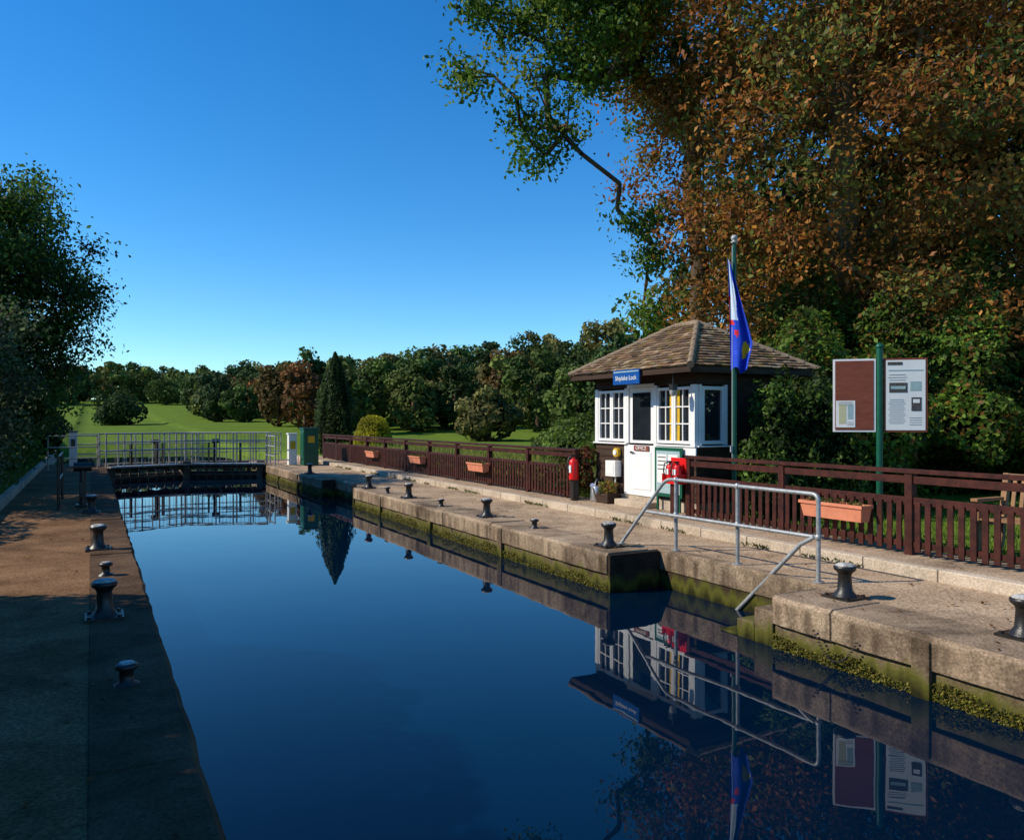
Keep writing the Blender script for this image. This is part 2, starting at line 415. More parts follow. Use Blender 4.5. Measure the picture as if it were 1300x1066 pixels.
cope_blocks(mb,X0,6.46,-14,RY0); cope_blocks(mb,X0,6.46,RY1,19.4); cope_blocks(mb,6.18,6.46,19.4,22.4); cope_blocks(mb,X0,6.46,22.4,35)
mb.box(6.62,6.765,RY0+.0,RY1,-.27,.0,'cope')
mb.build('right_coping',bevel=.006,seg=1)
mb=MB()
for a,bb,xx in((-14,RY0,X0),(RY1,19.4,X0),(19.4,22.4,6.18),(22.4,35,X0)):
    y=a
    while y<bb-.01:
        ye=min(y+3.0,bb); mb.box(xx+.035+random.uniform(0,.012),6.46,y,ye-.012,-2.6,-.275,'wall')
        if xx==X0 and ye<bb: mb.box(xx-.018,xx+.03,ye-.10,ye+.06,-2.2,-.04,'wall')
        y=ye
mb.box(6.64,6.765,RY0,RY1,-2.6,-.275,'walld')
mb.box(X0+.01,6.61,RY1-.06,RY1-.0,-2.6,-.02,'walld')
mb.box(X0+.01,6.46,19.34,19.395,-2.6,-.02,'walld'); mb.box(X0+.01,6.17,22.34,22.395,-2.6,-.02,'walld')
for i in range(7):
    mb.box(X0+.03,6.615,RY0+.003+i*.24,RY0+.003+(i+1)*.24,-2.6,-.16-.16*i,'wall')
mb.build('right_lock_wall',bevel=.012)
mb=MB(); y=-14
while y<36:
    mb.box(7.87,8.02,y+.004,y+.91,-.2,.12+random.uniform(-.003,.003),'kerb'); y+=.915
mb.build('path_kerb',bevel=.012)
mb=MB(); mb.box(8.03,8.98,-14,36,-.2,.112,'path'); mb.build('footpath')
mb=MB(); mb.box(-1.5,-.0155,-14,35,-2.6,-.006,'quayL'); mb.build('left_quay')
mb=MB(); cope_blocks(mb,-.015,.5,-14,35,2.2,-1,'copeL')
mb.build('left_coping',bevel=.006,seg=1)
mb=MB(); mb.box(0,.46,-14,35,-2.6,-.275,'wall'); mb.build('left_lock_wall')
mb=MB(); y=-14
while y<46:
    mb.box(-1.66,-1.505,y+.004,y+.91,-.3,.16+random.uniform(-.004,.004),'kerb'); y+=.915
mb.build('left_kerb',bevel=.012)
n=90000
yy=rng.random(n)*38-3
pat=.6+.5*np.sin(yy*2.3)*np.sin(yy*.71)+.35*np.sin(yy*7.1)
kk=rng.random(n)<np.clip(pat*.8,.12,1)
yy=yy[kk]; pat=pat[kk]; n=len(yy)
hgt=.04+.11*np.clip(pat,0,1.2)
P=np.stack([np.full(n,X0+.030)-np.abs(rng.normal(size=n))*.014,yy,WZ+hgt*rng.random(n)**1.3],-1)
k=~((yy>RY0)&(yy<RY1)); k&=~((yy>19.4)&(yy<22.4)); P=P[k]
leaf_object('waterline_weed',P,.012+.022*rng.random(len(P)),palette_colors(len(P),[(.16,.16,.02),(.08,.09,.014),(.24,.2,.035),(.035,.04,.01),(.11,.09,.02)]),Nn=np.tile([-1,0,.5],(len(P),1)))
n=2600; yy=rng.random(n)*33-2; kk=np.sin(yy*3.1)*np.sin(yy*1.27)>.15; yy=yy[kk]; n=len(yy)
P=np.stack([7.855-np.abs(rng.normal(size=n))*.02,yy,.005+.035*rng.random(n)],-1)
leaf_object('kerb_weeds',P,.04+.03*rng.random(n),palette_colors(n,[(.06,.09,.02),(.1,.12,.03),(.12,.09,.03)]),axis=np.tile([0,0,1.],(n,1))+rng.normal(size=(n,3))*.5,aspect=.35)
n=900; zone=rng.random(n)
xx_=np.where(zone<.45,5.9+1.9*rng.random(n),np.where(zone<.75,8.05+.85*rng.random(n)**.6,-1.45+1.9*rng.random(n))); yy=rng.random(n)**1.2*28-1
zz_=np.where(xx_>8.03,.12,.006)+.008*rng.random(n); kk=~((xx_<6.8)&(xx_>5)&(yy>RY0-.05)&(yy<RY1+.05))
P=np.stack([xx_,yy,zz_],-1)[kk]
leaf_object('fallen_leaves',P,.03+.035*rng.random(len(P)),palette_colors(len(P),[(.2,.08,.02),(.12,.05,.02),(.28,.16,.03),(.07,.035,.015)]),Nn=np.tile([0,0,1.],(len(P),1)),spread=.35)

# ------------------------------------------------------------------ bollards
def bollard(x,y,z=0.0,h=.33):
    mb=MB()
    mb.box(x-.15,x+.15,y-.15,y+.15,z-.01,z+.022,'black')
    mb.lathe((x,y,z+.02),[(.115,0),(.10,.02),(.07,.06),(.06,h*.6),(.07,h*.68),(.10,h*.76),(.105,h*.84),(.092,h*.88)],'black',24)
    mb.lathe((x,y,z+.02),[(.0915,h*.882),(.08,h*.92),(.05,h*.945),(.01,h*.95)],'capw',24)
    for a in (0,1,2,3):
        mb.cyl((x+.115*(1 if a%2 else -1),y+.115*(1 if a//2 else -1),z+.02),(x+.115*(1 if a%2 else -1),y+.115*(1 if a//2 else -1),z+.04),.018,'black',n=6)
    return mb.build('mooring_bollard')
def stub(x,y,z=0.0):
    mb=MB(); mb.lathe((x,y,z-.01),[(.085,0),(.08,.015),(.045,.03),(.042,.10),(.07,.115),(.072,.135),(.05,.145)],'black',18)
    mb.lathe((x,y,z-.01),[(.05,.146),(.045,.152),(.01,.155)],'capw',18)
    return mb.build('mooring_stud')
for p in((.08,11.7),(.1,7.65),(.0,16.4)): bollard(*p)
for p in((.14,9.75),(.2,5.65)): stub(*p)
for p in((6.36,5.15),(6.15,8.75),(6.12,12.4),(6.1,16.2),(6.1,19.0),(6.44,3.55),(6.1,25)): bollard(*p)
for p in((6.17,10.8),(6.1,14.4),(6.1,17.6)): stub(*p)
mb=MB()
for (ya,yb,sag) in((5.0,4.55,.22),(13.2,12.6,.2)):
    N_=26
    for i in range(N_):
        t=i/(N_-1); y=ya+(yb-ya)*t; z=-.2-sag*4*t*(1-t)
        mb.cyl((X0-.035,y-.012,z),(X0-.035,y+.012,z-.004),.007,'black',n=6)
mb.build('wall_chain')

# ------------------------------------------------------------------ handrail
mb=MB(); xr=6.72; r=.024
def bend(p0,p1,p2,rr=.12,n=5):
    p0,p1,p2=map(Vector,(p0,p1,p2)); a=p1+(p0-p1).normalized()*rr; c=p1+(p2-p1).normalized()*rr
    return [a*(1-t)**2+p1*2*t*(1-t)+c*t*t for t in np.linspace(0,1,n)]
tp=.92
pts=[(6.42,8.85,0)]+bend((6.42,8.85,0),(xr,8.25,tp),(xr,5.77,tp))+bend((xr,8.25,tp),(xr,5.77,tp),(xr,5.77,0),.08)+[(xr,5.77,0)]
mb.pipe(pts,r,'galv')
for y in(8.05,6.94): mb.cyl((xr,y,0),(xr,y,tp),r,'galv')
mb.cyl((xr-.13,8.5,.47),(xr,5.77,.47),r*.9,'galv')
mb.pipe([(xr-.03,5.8,.47),(xr-.06,5.95,.38),(xr-.1,6.9,-.56),(xr-.1,7.05,-.75)],r,'galv')
for p in((xr,8.05),(xr,6.94),(xr,5.77),(6.42,8.85)): mb.cyl((p[0],p[1],0),(p[0],p[1],.012),.06,'galv')
for z in (tp,.47):
    for y in(8.05,6.94,5.77):
        if not(z==tp and y==5.77): mb.lathe((xr,y,z-.035),[(.02,0),(.034,.012),(.038,.035),(.034,.058),(.02,.07)],'galv',12)
mb.build('steps_handrail')

# ------------------------------------------------------------------ fences
def fence(name,x,ylist,z0=.112):
    mb=MB()
    for y in ylist:
        mb.box(x-.05,x+.05,y-.05,y+.05,z0-.1,1.07,'fence')
    ya,yb=min(ylist),max(ylist)
    mb.box(x-.065,x+.065,ya-.06,yb+.06,1.07,1.12,'fence')
    for i in range(len(ylist)-1):
        a,bb=sorted((ylist[i],ylist[i+1])); a+=.051; bb-=.051
        mb.box(x-.03,x+.012,a,bb,.95,1.04,'fence')
        mb.box(x-.03,x+.012,a,bb,.70,.79,'fence')
        mb.box(x-.03,x+.012,a,bb,.20,.27,'fence')
        n=int((bb-a)/.125); st=(bb-a)/n
        for j in range(n):
            yc=a+st*(j+.5)+random.uniform(-.004,.004)
            mb.box(x-.052,x-.032,yc-.036,yc+.036,z0+.04+random.uniform(-.008,.008),.74+random.uniform(-.004,.004),'fence')
    return mb.build(name,bevel=.004,seg=1)
fx=8.55
fence('timber_fence',fx,[9.9,7.95,6.0,4.05,2.1,.15,-1.8])
fence('timber_fence',fx,[13.3+1.93*i for i in range(11)])

def planter(y,L=.9,flowers=False):
    e=empty('flower_trough'); mb=MB(); x1=fx-.06; z0,z1=.44,.64
    t=.035
    xa,xb=x1-.2,x1
    vs=[(xa+t,y-L/2+t,z0),(xb-t*.3,y-L/2+t,z0),(xb-t*.3,y+L/2-t,z0),(xa+t,y+L/2-t,z0),(xa,y-L/2,z1),(xb,y-L/2,z1),(xb,y+L/2,z1),(xa,y+L/2,z1)]
    mb.add(vs,[(3,2,1,0),(0,1,5,4),(1,2,6,5),(2,3,7,6),(3,0,4,7)],'terra')
    mb.box(xa-.012,xa+.012,y-L/2-.012,y+L/2+.012,z1-.03,z1+.008,'terra'); mb.box(xb-.012,xb+.008,y-L/2-.012,y+L/2+.012,z1-.03,z1+.008,'terra')
    mb.box(xa+.0125,xb-.0125,y-L/2-.012,y-L/2+.012,z1-.03,z1+.008,'terra'); mb.box(xa+.0125,xb-.0125,y+L/2-.012,y+L/2+.012,z1-.03,z1+.008,'terra')
    mb.box(xa+.013,xb-.013,y-L/2+.013,y+L/2-.013,z1-.06,z1-.025,'soil')
    mb.build('trough',e)
    n=200; P=np.stack([xa+.03+.14*rng.random(n),y-L/2+.05+(L-.1)*rng.random(n),z1-.02+.08*rng.random(n)**1.5],-1)
    leaf_object('plants',P,.04+.02*rng.random(n),palette_colors(n,[(.06,.09,.02),(.1,.14,.03),(.14,.06,.03)]),parent=e)
planter(6.95,.95); planter(17.5); planter(21.6); planter(25.8); 

# ------------------------------------------------------------------ hut
hut=empty('lock_keeper_hut')
hx,hy0,hy1,hxb=8.95,10.2,13.16,11.1
mb=MB()
mb.box(hx,hxb,hy0,hy1,0.02,.30,'kerb')
mb.box(hx-.25,hx-.001,11.25,12.2,.05,.22,'kerb')
mb.build('plinth',hut,.01)
mb=MB()
def planks_x(x,ya,yb,z0,z1):
    z=z0
    while z<z1-.01:
        ze=min(z+.14,z1); mb.add([(x-.012,ya,z),(x-.012,yb,z),(x,yb,z),(x,ya,z),(x-.001,ya,ze),(x-.001,yb,ze),(x+.01,yb,ze),(x+.01,ya,ze)],[(0,1,5,4)[::-1],(0,1,2,3),(0,4,7,3)[::-1],(1,2,6,5)[::-1],(4,5,6,7)],'clad'); z=ze
def planks_y(y,xa,xb,z0,z1):
    z=z0
    while z<z1-.01:
        ze=min(z+.14,z1); mb.add([(xa,y-.012,z),(xb,y-.012,z),(xb,y,z),(xa,y,z),(xa,y-.001,ze),(xb,y-.001,ze),(xb,y+.01,ze),(xa,y+.01,ze)],[(0,1,5,4),(3,2,1,0),(4,5,6,7),(0,4,7,3),(1,2,6,5)],'clad'); z=ze
planks_x(hx,12.2,hy1,.3,1.24); planks_x(hx,hy0,11.3,.3,1.24)
planks_x(hx,hy0,hy1,2.3,2.58)
planks_y(hy0,hx,hxb,.3,1.24); planks_y(hy0,9.62,hxb,1.24,2.3); planks_y(hy0,hx,hxb,2.3,2.58)
mb.box(hx+.012,hxb,hy0+.012,hy0+.06,.3,1.24,'clad'); mb.box(9.62,hxb,hy0+.012,hy0+.06,1.245,2.58,'clad')
mb.box(hx+.012,hx+.06,hy0+.062,11.3,.3,1.24,'clad'); mb.box(hx+.012,hx+.06,12.2,hy1-.062,.3,1.24,'clad')
mb.box(hx+.012,hxb,hy1-.06,hy1,.3,2.58,'clad'); mb.box(hxb-.05,hxb,hy0+.062,hy1-.062,.3,2.58,'clad')
mb.box(hx+.012,hx+.06,hy0+.062,hy1-.062,2.31,2.58,'clad')
mb.build('timber_walls',hut)
mb=MB(); mb.box(hx+.1,hxb-.1,hy0+.1,hy1-.1,.301,.32,'clad'); mb.box(10.2,10.25,10.6,12.9,.33,2.2,'clad'); mb.build('interior',hut)
def casement(mb,axis,c,a,b_,z0,z1,cols=2,rows=3,fw=.035,curt=None):
    def bx(u0,u1,z0_,z1_,d0,d1,k):
        if axis=='x': mb.box(c+d0,c+d1,u0,u1,z0_,z1_,k)
        else: mb.box(u0,u1,c+d0,c+d1,z0_,z1_,k)
    bx(a,a+fw,z0,z1,-.03,.03,'white'); bx(b_-fw,b_,z0,z1,-.03,.03,'white')
    bx(a+fw,b_-fw,z0,z0+fw,-.03,.03,'white'); bx(a+fw,b_-fw,z1-fw,z1,-.03,.03,'white')
    for i in range(1,cols):
        u=a+fw+(b_-a-2*fw)*i/cols; bx(u-.011,u+.011,z0+fw,z1-fw,-.018,.012,'white')
    for i in range(1,rows):
        z=z0+fw+(z1-z0-2*fw)*i/rows; bx(a+fw,b_-fw,z-.011,z+.011,-.016,.010,'white')
    bx(a+fw,b_-fw,z0+fw,z1-fw,.014,.02,'glass')
    if curt:
        for s0,s1 in curt: bx(a+(b_-a)*s0,a+(b_-a)*s1,z0+fw,z1-fw,.004,.0125,'yellow')
mb=MB()
mb.box(hx-.035,hx+.05,13.06,13.16,1.27,2.3,'white')
mb.box(hx-.035,hx+.05,12.1,12.17,1.27,2.3,'white')
casement(mb,'x',hx+.005,12.172,12.61,1.29,2.27,2,3,.05); casement(mb,'x',hx+.005,12.615,13.055,1.29,2.27,2,3,.05)
mb.box(hx-.06,hx+.05,12.1,13.2,1.24,1.268,'white')
mb.box(hx-.035,hx+.05,10.2,10.31,1.27,2.3,'white')
mb.box(hx-.035,hx+.05,11.22,11.3,.3,2.32,'white')
casement(mb,'x',hx+.005,10.315,10.76,1.29,2.27,2,3,.05,curt=[(.72,.88)]); casement(mb,'x',hx+.005,10.765,11.215,1.29,2.27,2,3,.05,curt=[(.12,.3)])
mb.box(hx-.06,hx+.05,10.17,11.21,1.24,1.268,'white')
mb.box(hx-.04,hx-.013,10.17,11.21,1.1,1.235,'white')
mb.box(9.005,9.05,hy0-.03,hy0+.05,1.27,2.3,'white'); mb.box(9.56,9.62,hy0-.03,hy0+.05,1.27,2.3,'white')
casement(mb,'y',hy0+.003,9.052,9.558,1.29,2.27,1,1,.06)
mb.box(8.95,9.64,hy0-.06,hy0+.05,1.24,1.266,'white')
mb.build('windows',hut,.003,1)
mb=MB()
mb.box(hx-.035,hx+.05,12.05,12.098,1.269,2.36,'white'); mb.box(hx-.035,hx+.05,11.301,12.049,2.3,2.36,'white')
mb.box(hx-.02,hx+.02,11.302,12.2,.305,1.235,'white')
mb.box(hx-.03,hx-.021,11.38,12.0,.42,1.12,'white')
mb.box(hx-.0,hx+.03,11.31,12.045,1.27,2.295,'white')
mb.box(hx-.012,hx-.001,11.42,11.95,1.33,2.2,'glass')
mb.cyl((hx-.06,11.95,1.1),(hx-.02,11.95,1.1),.02,'black'); mb.cyl((hx-.06,11.95,1.1),(hx-.06,11.85,1.1),.01,'black')
mb.box(hx-.045,hx-.031,11.43,11.87,1.13,1.23,'board')
mb.build('door',hut,.003,1)
RX=Matrix(((0,0,-1),(-1,0,0),(0,1,0)))
text('office_lettering','OFFICE',(hx-.048,11.65,1.18),.1,RX,'paper',hut)
ex0,ex1,ey0,ey1,ez=8.52,11.45,9.85,13.45,2.6
mb=MB()
for a in((ex0,ex0+.03,ey0,ey1),(ex1-.03,ex1,ey0,ey1),(ex0+.031,ex1-.031,ey0,ey0+.03),(ex0+.031,ex1-.031,ey1-.03,ey1)):
    mb.box(*a,ez-.12,ez+.0,'clad')
mb.box(ex0+.03,ex1-.03,ey0+.03,ey1-.03,ez-.05,ez-.03,'clad')
mb.build('eaves',hut)
rx=(ex0+ex1)/2; ry0,ry1=11.35,11.95; rz=3.5
tb=MB(); tcol=[]
def slope(p_a,p_b,p_c,p_d):
    a,b_,c,d=map(Vector,(p_a,p_b,p_c,p_d))
    u=(b_-a).normalized(); W=(b_-a).length
    dn=(d-a); up=dn-u*dn.dot(u); H=up.length; up.normalize(); nrm=u.cross(up).normalized()
    if nrm.z<0: nrm=-nrm
    tb.add([a,b_,c,d] if (c-d).length>.01 else [a,b_,c],[(0,1,2,3)] if (c-d).length>.01 else [(0,1,2)],'tile'); tcol.append(((.05,.04,.03),4 if (c-d).length>.01 else 3))
    xl=(d-a).dot(u); xr=(c-a).dot(u); rows=17; g=H/rows
    for r_ in range(rows):
        t0=r_*g; t1=t0+g*1.25
        lo=xl*(t0/H); hi=W-(W-xr)*(t0/H); tw=.165; off=(r_%2)*tw/2
        s0=lo-off
        while s0<hi:
            s1=min(s0+tw-.006,hi); s_=max(s0,lo)
            if s1-s_>.02:
                j=random.uniform(-.012,.012); t1c=min(t1,H)
                lo1=xl*(t1c/H); hi1=W-(W-xr)*(t1c/H)
                lift=.03+random.uniform(0,.016)
                e0=a+u*s_+up*(t0+j); e1=a+u*s1+up*(t0+j)
                q0=a+u*min(max(s_,lo1),hi1)+up*t1c; q1=a+u*min(max(s1,lo1),hi1)+up*t1c
                vs=[e0+nrm*lift,e1+nrm*lift,q1+nrm*.008,q0+nrm*.008,e0+nrm*(lift-.016),e1+nrm*(lift-.016)]
                tb.add(vs,[(0,1,2,3),(4,5,1,0),(4,0,3),(1,5,2)],'tile')
                cb=random.choice([(.25,.145,.085),(.19,.11,.065),(.31,.20,.12),(.21,.145,.10),(.12,.085,.055),(.35,.26,.17),(.15,.095,.065)]); f=random.uniform(.7,1.25)
                tcol.append((tuple(x*f for x in cb),6))
            s0+=tw
A0=(ex0-.02,ey0-.02,ez-.02);B0=(ex1+.02,ey0-.02,ez-.02);C0=(ex1+.02,ey1+.02,ez-.02);D0=(ex0-.02,ey1+.02,ez-.02);R0=(rx,ry0,rz);R1=(rx,ry1,rz)
slope(A0,B0,R0,R0); slope(B0,C0,R1,R0); slope(C0,D0,R1,R1); slope(D0,A0,R0,R1)
ro=tb.build('roof',hut)
ca=ro.data.color_attributes.new('Col','FLOAT_COLOR','POINT'); flat=[]
for c_,k_ in tcol: flat+= [*c_,1]*k_
ca.data.foreach_set('color',flat)
mb=MB()
for p,q in((A0,R0),(B0,R0),(C0,R1),(D0,R1),(R0,R1)):
    p=Vector(p);q=Vector(q);d=q-p;n=max(2,int(d.length/.28))
    for i in range(n):
        a=p+d*(i/n)+Vector((0,0,.015)); c=p+d*((i+1.08)/n)+Vector((0,0,.015)); mb.cyl(a,c,.062,'lead',r1=.052,n=10)
mb.build('hip_tiles',hut)
mb=MB(); mb.box(ex0-.06,ex0-.035,11.12,11.9,2.34,2.60,'blue'); mb.box(ex0-.0345,ex0-.0,11.2,11.24,2.4,2.55,'black'); mb.box(ex0-.0345,ex0-.0,11.76,11.8,2.4,2.55,'black')
mb.box(ex0-.064,ex0-.0605,11.14,11.88,2.555,2.575,'ltblue')
mb.build('name_board',hut)
text('name_lettering','Shiplake Lock',(ex0-.064,11.51,2.45),.115,RX,'paper',hut)
mb=MB(); mb.box(ex0+.05,ex0+.15,10.35,10.45,2.2,2.3,'black'); mb.cyl((ex0+.1,10.4,2.3),(ex0+.1,10.4,2.5),.012,'black'); mb.lathe((ex0+.1,10.4,2.1),[(.02,0),(.055,.03),(.06,.1)],'rail',12); mb.build('eave_lamp',hut)

mb=MB(); xx=hx-.1
mb.box(xx,xx+.03,10.45,11.18,.36,1.22,'green'); mb.box(xx-.006,xx-.001,10.5,11.13,.42,1.16,'ltblue')
mb.box(xx-.01,xx-.0065,10.55,10.8,.75,1.1,'paper'); mb.box(xx-.01,xx-.0065,10.84,11.1,.6,1.1,'paper')
for z in(1.05,.98,.91,.84): mb.box(xx-.012,xx-.0105,10.86,11.08,z-.01,z+.008,'ink')
mb.box(xx+.0,xx+.03,10.5,10.54,.11,.359,'green'); mb.box(xx+.0,xx+.03,11.09,11.13,.11,.359,'green')
mb.build('notice_board',bevel=.004)
mb=MB(); mb.box(hx-.16,hx-.015,12.3,12.62,.62,.92,'white'); mb.box(hx-.165,hx-.161,12.34,12.58,.66,.88,'paper'); mb.cyl((hx-.08,12.4,.3),(hx-.08,12.4,.62),.015,'white',n=8); mb.build('meter_box',bevel=.01)
mb=MB(); 
mb.cyl((hx-.1,12.38,1.08),(hx-.03,12.38,1.08),.085,'yellow',n=20); mb.cyl((hx-.12,12.38,1.08),(hx-.1,12.38,1.08),.05,'white',n=16); mb.cyl((hx-.03,12.38,1.08),(hx-.012,12.38,1.08),.03,'black',n=12); mb.build('fire_bell')
def extinguisher(x,y,z,w=.09,h=.42):
    mb=MB(); mb.lathe((x,y,z),[(.0,0),(w*.95,0.0),(w,.03),(w,h*.72),(w*.8,h*.82),(w*.35,h*.88),(w*.3,h*.95)],'red',18)
    mb.cyl((x,y,z+h*.95),(x,y,z+h*1.02),.03,'black',n=10); mb.box(x-.1,x+.02,y-.012,y+.012,z+h*1.0,z+h*1.03,'black')
    mb.pipe([(x-.02,y,z+h*.98),(x-.1,y+.03,z+h*.9),(x-.12,y+.03,z+h*.5),(x-.1,y+.03,z+h*.2)],.012,'black',6)
    mb.box(x-w-.004,x-w+.02,y-w*.5,y+w*.5,z+h*.3,z+h*.6,'paper')
    return mb.build('fire_extinguisher')
extinguisher(8.4,13.15,.52,.095,.48)
mb=MB(); mb.box(8.36,8.48,13.1,13.2,.11,.51,'black'); mb.build('extinguisher_stand')
extinguisher(8.40,10.02,.72,.075,.3); extinguisher(8.40,10.2,.72,.075,.3)
mb=MB(); mb.box(8.3,8.52,9.92,10.3,.66,.715,'red'); mb.box(8.49,8.52,9.92,10.3,.716,1.08,'red'); mb.box(8.3,8.49,9.92,9.935,.716,.82,'red'); mb.box(8.3,8.49,10.285,10.3,.716,.82,'red'); mb.box(8.35,8.45,10.05,10.15,.11,.659,'fence'); mb.build('extinguisher_cradle',bevel=.004)
mb=MB(); c=(8.75,12.85,.112); mb.lathe(c,[(0,0),(.13,0),(.135,.02),(.12,.27),(.10,.3),(.09,.3)],'zinc',20)
mb.cyl((8.66,12.77,.18),(8.5,12.62,.42),.025,'zinc',r1=.016,n=8); mb.cyl((8.5,12.62,.42),(8.47,12.59,.45),.02,'zinc',r1=.05,n=10)
mb.pipe([(8.67,12.8,.4),(8.7,12.82,.5),(8.78,12.88,.54),(8.87,12.93,.45),(8.89,12.95,.3),(8.86,12.93,.2)],.012,'zinc',6); mb.build('watering_can')
mb=MB(); mb.box(8.6,8.92,12.28,12.66,.112,.3,'clad'); mb.box(8.63,8.89,12.31,12.63,.28,.302,'soil'); mb.build('wooden_planter',bevel=.006)
shrub('potted_plant',[(8.72,12.42,.42,.16,.2,.14)],1500,.05,[(.1,.15,.02),(.2,.2,.03),(.3,.12,.03)],core=False)
shrub('potted_plant',[(8.78,13.28,.95,.16,.2,.25),(8.75,13.25,.55,.14,.16,.25)],900,.07,[(.14,.03,.02),(.2,.05,.03),(.07,.09,.02)],core=False)
shrub('climbing_plant',[(8.62,13.75,.55,.13,.45,.45),(8.6,14.6,.4,.1,.35,.3)],700,.06,[(.1,.14,.03),(.14,.05,.03),(.06,.09,.02)],core=False)

# ------------------------------------------------------------------ flag
fp=empty('flagpole'); px,py=8.85,9.21
mb=MB(); mb.cyl((px,py,.05),(px,py,4.45),.04,'green',r1=.03,n=16); mb.lathe((px,py,4.45),[(.03,0),(.055,.01),(.055,.03),(.02,.04),(.045,.06),(.055,.09),(.035,.125),(.005,.135)],'rail',16)
mb.cyl((px-.045,py,1.1),(px-.045,py,4.4),.004,'paper',n=5); mb.box(px-.08,px-.035,py-.01,py+.01,1.2,1.3,'rail'); mb.build('pole',fp)
def flag():
    cols_,rows_=30,44; vs=[];fs=[];mi=[]; Hh=1.75
    a=Vector((.882,-.471,0)); n_=Vector((.471,.882,0))
    for j in range(rows_+1):
        t=j/rows_
        for i in range(cols_+1):
            s=i/cols_
            wmax=.05+.27*min(1,(t*1.35))**1.0 if t<.75 else .32-.10*(t-.75)/.25
            x=-.07*(1-t)+ (s*wmax)-.05; 
            fold=math.sin(s*9.5+t*1.3)*.045*(.4+t)+math.sin(s*17+2*t)*.015
            z=4.22-Hh*t-(.12*s*(1-t)) + (.05*math.sin(s*7) if t>.85 else 0)
            vs.append(Vector((px,py,0))+a*(x)+n_*(fold-.06)+Vector((0,0,z)))
    for j in range(rows_):
        for i in range(cols_):
            k=j*(cols_+1)+i; fs.append((k,k+1,k+cols_+2,k+cols_+1)); t=(j+.5)/rows_; s=(i+.5)/cols_
            q=s+.06*math.sin(t*16)
            if t<.55 and q<.5 and q>.12: m_=1
            elif t>.34 and t<.6 and q<=.24: m_=2
            elif (s-.72)**2*1.0+(t-.80)**2*9<.04: m_=3
            elif (s-.3)**2+(t-.66)**2*12<.014: m_=2
            else: m_=0
            mi.append(m_)
    me=bpy.data.meshes.new('flag_cloth'); me.from_pydata([tuple(v) for v in vs],[],fs)
    for k in('flagblue','flagwhite','flagred','flagyel'): me.materials.append(M[k])
    me.polygons.foreach_set('material_index',mi); me.polygons.foreach_set('use_smooth',[True]*len(fs)); me.update()
    o=bpy.data.objects.new('flag_cloth',me); col.objects.link(o); o.parent=fp
flag()

# ------------------------------------------------------------------ information sign
sg=empty('information_sign'); sx,sy=9.3,6.98
mb=MB(); mb.cyl((sx,sy,.0),(sx,sy,2.66),.042,'green',n=18); mb.lathe((sx,sy,2.66),[(.042,0),(.055,.01),(.055,.03),(.03,.06),(.005,.07)],'green',16); mb.build('post',sg)
def panel(dirx,diry,right):
    u=Vector((dirx,diry,0)).normalized(); nrm=Vector((u.y,-u.x,0)); 
    if nrm.dot(Vector((-9,-7,0)))<0: nrm=-nrm
    R=Matrix((u,-nrm,Vector((0,0,1)))).transposed()
    if R.determinant()<0: R=Matrix((u,nrm,Vector((0,0,1)))).transposed()
    W=.53; s0=.05; zc=2.03; Hh=.98
    C=Vector((sx,sy,zc))+u*(s0+W/2)
    mb=MB()
    fr='board' if right else 'white'; inner='paper' if right else 'board'
    def ob(du,dz,w,h,k,pr,th=.004): 
        mb.obox(C+u*du+Vector((0,0,dz))+nrm*pr,(w,th,h),R,k)
    ob(0,0,W,Hh,fr,0,.03)
    ob(0,0,W-.05,Hh-.05,inner,.0175,.004)
    if right:
        ob(-.13,.42,.18,.04,'ink',.0215,.003); ob(.0,.33,.42,.012,'ltblue',.0215,.003)
        for i in range(3): ob(-.1,.27-.035*i,.2+.03*(i%2),.003,'ink',.0215,.003)
        ob(-.09,.1,.22,.13,'ink',.0215,.003); ob(-.09,.1,.18,.04,'ltblue',.024,.003)
        for i in range(13): ob(-.11,-.06-.026*i,.17+.02*((i*7)%3),.002,'ink',.0215,.003)
        ob(.12,.12,.13,.12,'ltblue',.0215,.003)
        ob(.13,-.12,.12,.18,'ink',.0215,.003); ob(.13,-.08,.08,.05,'paper',.024,.003)
        for i in range(4): ob(.12,-.3-.03*i,.15,.002,'ink',.0215,.003)
    else:
        ob(.11,-.25,.24,.36,'paper',.0215,.003); ob(.15,-.25,.09,.26,'cream',.024,.002); ob(.05,-.22,.07,.2,'ltblue',.024,.002)
        for i in range(4): ob(.11,-.09-.015*i,.18,.003,'ink',.024,.002)
        for i in range(3): ob(.05,-.36-.02*i,.08,.003,'ink',.024,.002)
    for dz in(.3,-.3): mb.obox(Vector((sx,sy,zc+dz))+u*.05,(.07,.012,.05),R,'green')
    return mb.build('right_panel' if right else 'left_panel',sg)
panel(.74,-.67,True); panel(-.72,.69,False)

# ------------------------------------------------------------------ bench
mb=MB(); bx,by0,by1=9.35,4.25,5.75; z=.1
for y in(by0+.04,by1-.04):
    mb.box(bx,bx+.07,y-.035,y+.035,z-.05,z+.62,'bench')
    R=Matrix.Rotation(rad(10),3,'Y'); mb.obox((bx+.56,y,z+.46),(.07,.07,.98),R,'bench')
    mb.box(bx-.04,bx+.5,y-.045,y+.045,z+.621,z+.66,'bench'); mb.box(bx+.072,bx+.5,y-.03,y+.03,z+.33,z+.4,'bench')
for i in range(5): mb.box(bx+.0+.1*i,bx+.085+.1*i,by0+.08,by1-.08,z+.401+.0*i,z+.425,'bench')
R=Matrix.Rotation(rad(10),3,'Y')
for zz in(.9,.5): mb.obox((bx+.47+(zz)*.175,(by0+by1)/2,z+zz),(.035,1.36,.08),R,'bench')
n=13
for i in range(n):
    y=by0+.15+(by1-by0-.3)*i/(n-1); mb.obox((bx+.47+.7*.175,y,z+.7),(.018,.05,.34),R,'bench')
mb.build('wooden_bench',bevel=.006)

